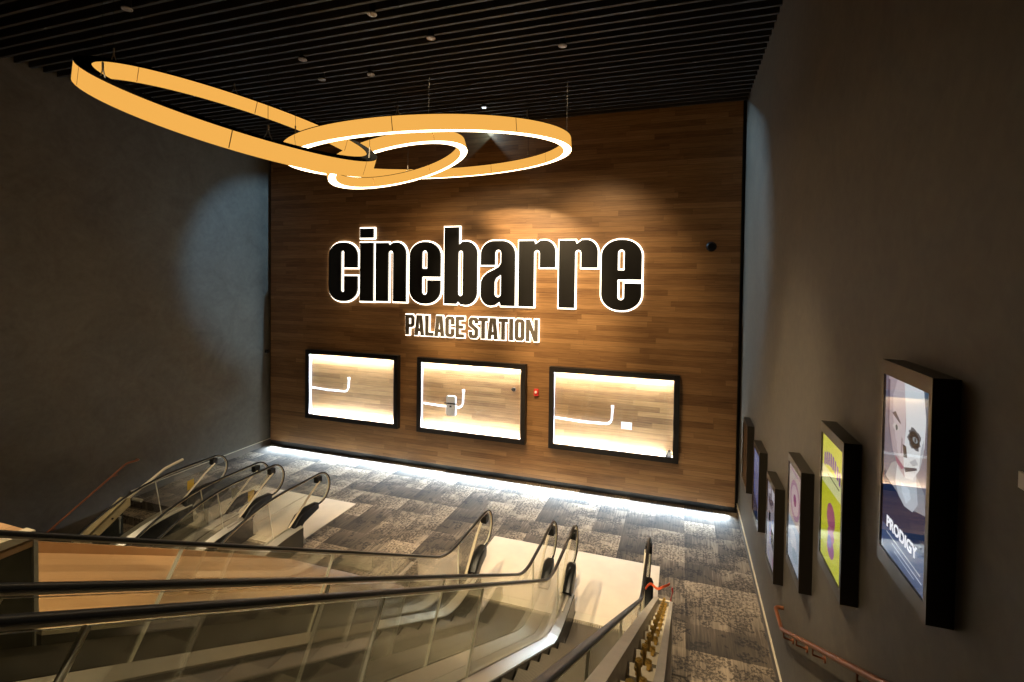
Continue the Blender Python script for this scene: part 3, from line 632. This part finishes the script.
tag(MB().box((9.66, D-.03, 1.50), (9.88, D-.001, 1.64), MT['white']).build('cover_plate'), 'small white rectangular plate in the right display case', 'plate')
m = MB(); m.cyl((7.22, D-.05, 2.14), (7.22, D-.001, 2.14), .045, MT['black'], 14); m.box((7.17, D-.06, 2.12), (7.22, D-.03, 2.17), MT['black'])
tag(m.build('wall_sensor'), 'small black sensor at the right inside the middle display case', 'sensor')
m = MB(); m.box((10.58, D-.09, 1.00), (10.70, D-.02, 1.05), MT['black']); m.box((10.62, D-.08, 1.05), (10.69, D-.03, 1.13), MT['white']); m.cyl((10.60, D-.06, 1.05), (10.66, D-.06, 1.16), .02, MT['black'], 8)
tag(m.build('cable_clamp'), 'small black and white clamp in the lower right corner of the right display case', 'clamp')
# ------------------------------------------------------------------ small things on the walls
r = thing('fire_alarm', (7.755, D, 2.12), 'small red fire alarm between the middle and right display cases', 'alarm')
m = MB(); m.prism(rrect(.052, .075, .012), 'y', -.05, -.001, MT['red']); m.build('housing', r)
m = MB(); m.cyl((0, -.075, .012), (0, -.05, .012), .028, MT['white'], 14, ); m.build('lens', r)
r = thing('wall_sensor', (.02, 10.33, 2.60), 'round black sensor in the left corner of the wooden wall', 'sensor')
m = MB(); m.cyl((-.02, 0, 0), (.04, 0, 0), .055, MT['black'], 16); m.build('base', r)
m = MB(); m.sweep([(.04, 0, 0), (.065, 0, 0), (.082, 0, 0)], circ(.05, .05, 14), MT['rubber'], scale=[1, .8, .3]); m.build('dome', r)
m = MB(); m.cyl((11.39, D-.045, 5.377), (11.39, D-.001, 5.377), .07, MT['black'], 20, .10); m.cyl((11.39, D-.05, 5.377), (11.39, D-.045, 5.377), .05, MT['rubber'], 20)
tag(m.build('round_sensor'), 'round black cap on the wooden wall at right of the large sign', 'sensor')
m = MB(); m.box((11.988, 2.05, 3.945), (12, 2.150, 4.003), MT['white']); m.box((11.984, 2.08, 3.96), (11.988, 2.10, 3.99), MT['pale'])
tag(m.build('wall_plate'), 'small white plate on the right wall beside the nearest poster', 'plate')

# ------------------------------------------------------------------ poster light boxes on the right wall
EM = {}
def E(c, s=1.0):
    k = (c, s)
    if k not in EM: EM[k] = emis('poster_print', c, s)
    return EM[k]
BW, BH, BD = .56, 1.10, .105
def light_box(y0, z0, label, art, dark=False):
    """art(add): add(poly in u,v with u 0..1 left to right and v 0..1 up, material) layers the print"""
    r = thing('poster_light_box', (W, y0+BW/2, z0), label, 'poster box', 'poster light boxes on the right wall')
    bt, bb, bs = .075, .085, .030; m = MB()
    xf = -BD; hy = BW/2
    # rim of the box: four bars and a back
    m.box((xf, -hy, 0), (-.001, hy, bb), MT['band']); m.box((xf, -hy, BH-bt), (-.001, hy, BH), MT['band'])
    m.box((xf, -hy, bb), (-.001, -hy+bs, BH-bt), MT['band']); m.box((xf, hy-bs, bb), (-.001, hy, BH-bt), MT['band'])
    m.build('housing', r)
    pw, ph = BW-2*bs, BH-bt-bb; m = MB(); lay = [0]
    m.box((xf+.012, -hy+bs, bb), (xf+.03, hy-bs, BH-bt), art(None))
    def add(poly, mt_):
        lay[0] += 1; x = xf+.012-.00025*lay[0]
        vs = [(x, hy-bs-u*pw, bb+v*ph) for u, v in poly]
        m.add(vs, [tuple(range(len(poly)))], mt_)
    art(add); p = m.build('poster', r)
    MB().box((xf+.001, -hy+bs, bb), (xf+.004, hy-bs, BH-bt), MT['pane']).build('glass_front', r)
    return r, p, (pw, ph, bb, hy-bs, xf)
def ell(cx, cz, a, b, t0=0, t1=360, k=28): return [(cx+a*math.cos(math.radians(t)), cz+b*math.sin(math.radians(t))) for t in frange(t0, t1, k)]
def art_dark(add):
    if add is None: return pbr('unlit_print', (.05, .032, .022), .3)
    d = pbr('unlit_print_edge', (.08, .05, .035), .3); add([(.12, .1), (.88, .1), (.88, .86), (.12, .86)], d)
def art_blue(add):
    if add is None: return E((.10, .13, .32), .8)
    add([(0, .62), (1, .62), (1, 1), (0, 1)], E((.22, .25, .46), .8)); add(ell(.5, .52, .32, .2), E((.30, .31, .55), .5)); add([(0, 0), (1, 0), (1, .18), (0, .30)], E((.03, .05, .13), .5)); add([(.1, .86), (.9, .78), (.9, .83), (.1, .91)], E((.55, .56, .8), .5))
def art_mosaic(add):
    if add is None: return E((.42, .38, .44), .7)
    rnd = random.Random(3)
    for i in range(16):
        u, v = rnd.random()*.8, rnd.random()*.9; w_, h_ = .15+rnd.random()*.25, .05+rnd.random()*.13; sk = (rnd.random()-.5)*.15
        c = rnd.choice([(.02, .02, .03), (.75, .72, .8), (.45, .22, .35), (.25, .28, .5), (.8, .78, .76), (.05, .05, .1)])
        add([(u, v), (min(1, u+w_), max(0, v+sk)), (min(1, u+w_), min(1, v+h_+sk)), (u, min(1, v+h_))], E(c, .7))
def art_pink(add):
    if add is None: return E((.62, .50, .44), .85)
    add([(0, 0), (1, 0), (1, .44), (0, .44)], E((.44, .50, .60), .85)); add(ell(.5, .68, .40, .20), E((.48, .27, .36), .85)); add(ell(.5, .68, .30, .15), E((.66, .50, .52), .85)); add(ell(.5, .68, .12, .06), E((.30, .07, .20), .85))
    add(ell(.45, .26, .28, .10), E((.62, .62, .68), .85)); add(ell(.6, .14, .2, .07), E((.34, .42, .50), .85)); add([(.1, .94), (.9, .94), (.9, .97), (.1, .97)], E((.55, .35, .38), .85))
def art_yellow(add):
    if add is None: return E((.55, .56, .03), 1.0)
    add([(0, .60), (1, .60), (1, .74), (0, .74)], E((.72, .72, .34), 1.0)); add([(0, .74), (1, .74), (1, 1), (0, 1)], E((.70, .68, .09), 1.0))
    for i in range(8):                                            # blurred purple title blocks on an arch
        u = .08+i*.105; v = .80+.05*math.sin(i/7*PI)-.004*i; add([(u, v-.05), (u+.085, v-.054), (u+.08, v+.05), (u+.01, v+.055)], E((.30, .13, .40), .8))
    add([(.3, .70), (.85, .68), (.85, .695), (.3, .715)], E((.30, .28, .15), .8))
    add(ell(.5, .40, .20, .11), E((.42, .10, .20), .8)); add(ell(.52, .27, .16, .06), E((.50, .16, .28), .8)); add(ell(.52, .17, .17, .08), E((.40, .12, .30), .8)); add(ell(.47, .21, .10, .05), E((.25, .20, .45), .8))
def art_face(add):
    if add is None: return E((.10, .10, .15), .9)
    add([(0, .45), (1, .45), (1, 1), (0, 1)], E((.20, .19, .26), .9)); add([(0, 0), (1, 0), (1, .44), (0, .44)], E((.012, .026, .075), 1.0))
    add([(0, .0), (1, .0), (1, .20), (0, .14)], E((.06, .10, .22), 1.0))
    # shoulders, collar and neck
    add([(.05, .42), (.20, .52), (.35, .56), (.75, .56), (.92, .50), (.95, .40), (.6, .36)], E((.36, .37, .42), .9)); add([(.30, .44), (.36, .60), (.74, .58), (.80, .42), (.70, .36), (.52, .35), (.38, .38)], E((.55, .60, .68), 1.0)); add([(.44, .46), (.62, .46), (.66, .42), (.56, .37), (.46, .41)], E((.70, .78, .88), 1.0))
    # head: natural half on the left, painted half on the right
    add([(.50, 1.0), (.08, 1.0), (.07, .84), (.12, .72), (.22, .60), (.38, .52), (.52, .50), (.56, .62)], E((.44, .37, .42), .95))
    add([(.50, 1.0), (.30, 1.0), (.20, .90), (.21, .78), (.30, .64), (.40, .57), (.50, .55)], E((.62, .54, .58), .95))
    add([(.46, 1.0), (.86, 1.0), (.92, .86), (.90, .72), (.82, .60), (.68, .52), (.52, .50), (.48, .60), (.52, .78)], E((.74, .80, .86), 1.0))
    add([(.86, 1.0), (1.0, 1.0), (1.0, .72), (.94, .70), (.93, .86)], E((.04, .09, .16), .9))
    add([(.70+(.135+.012*((k*7) % 5-2))*math.cos(k*PI/11), .732+(.054+.004*((k*5) % 4-1.5))*math.sin(k*PI/11)) for k in range(22)], E((.10, .12, .15), .9))
    add(ell(.70, .730, .105, .042), E((.015, .017, .022), .9)); add(ell(.72, .732, .050, .015), E((.30, .38, .46), .9)); add(ell(.725, .732, .018, .013), E((.03, .04, .06), .9))
    add([(.84, .70), (.89, .76), (.90, .70), (.86, .64), (.82, .60), (.83, .65)], E((.42, .48, .56), .9)); add([(.62, .60), (.74, .64), (.80, .62), (.70, .595)], E((.48, .53, .60), .9))
    add([(.08, .98), (.13, .98), (.13, .74), (.20, .62), (.12, .70), (.07, .84)], E((.16, .12, .17), .9)); add([(.21, .70), (.32, .66), (.36, .60), (.26, .63)], E((.50, .42, .47), .9))
    add([(.20, .80), (.40, .765), (.41, .775), (.28, .82)], E((.12, .09, .10), .9)); add(ell(.30, .735, .075, .018), E((.70, .66, .66), .9)); add(ell(.32, .735, .026, .016), E((.06, .08, .10), .9))
    add([(.47, .67), (.55, .67), (.58, .615), (.50, .605)], E((.03, .03, .035), .9)); add([(.44, .70), (.47, .70), (.47, .62), (.43, .61)], E((.36, .28, .32), .9))
    add([(.30, .585), (.48, .56), (.52, .55), (.46, .532), (.34, .55)], E((.34, .12, .20), .9)); add([(.52, .555), (.78, .60), (.79, .59), (.55, .535)], E((.05, .05, .07), .9))
    for i in range(5): add([(.56+i*.045, .585+i*.006), (.565+i*.045, .587+i*.006), (.565+i*.045, .535+i*.008), (.56+i*.045, .535+i*.008)], E((.08, .08, .10), .9))
    add([(.16, .118), (.92, .092), (.92, .100), (.16, .126)], E((.6, .66, .78), .9)); add([(.30, .085), (.95, .062), (.95, .069), (.30, .092)], E((.5, .56, .7), .9)); add([(.36, .058), (.80, .043), (.80, .048), (.36, .063)], E((.4, .46, .6), .9))
light_box(8.49, 1.23, 'dark unlit poster box nearest the wooden wall', art_dark)
light_box(7.22, 1.23, 'blue-lit poster box, second from the wooden wall', art_blue)
light_box(6.05, 1.21, 'poster box with a black and white patchwork print, third from the wooden wall', art_mosaic)
light_box(4.85, 1.855, 'poster box with a pale pink and grey print beside the yellow one', art_pink)
light_box(3.71, 2.49, 'bright yellow poster box with purple title and pink shape', art_yellow)
rb_, po, (pw, ph, bb, hl, xf) = light_box(2.55, 3.15, 'largest, nearest poster box with a half-painted pale face on dark blue', art_face)
tx = bpy.data.curves.new('title', 'FONT'); tx.body = 'PRODIGY'; tx.size = .080; tx.extrude = .0006; tx.offset = .0022; tx.align_x = 'CENTER'
t = bpy.data.objects.new('title', tx); C.objects.link(t)
me = bpy.data.meshes.new_from_object(t.evaluated_get(bpy.context.evaluated_depsgraph_get())); bpy.data.objects.remove(t)
me.transform(Matrix.Translation((xf+.003, 0, bb+.155*ph)) @ Matrix.Rotation(-PI/2, 4, 'Z') @ Matrix.Rotation(PI/2, 4, 'X')); me.materials.clear(); me.materials.append(E((.9, .9, .95), 1.0))
t = bpy.data.objects.new('title_lettering', me); C.objects.link(t); t.parent = po; t['label'] = 'white title letters'
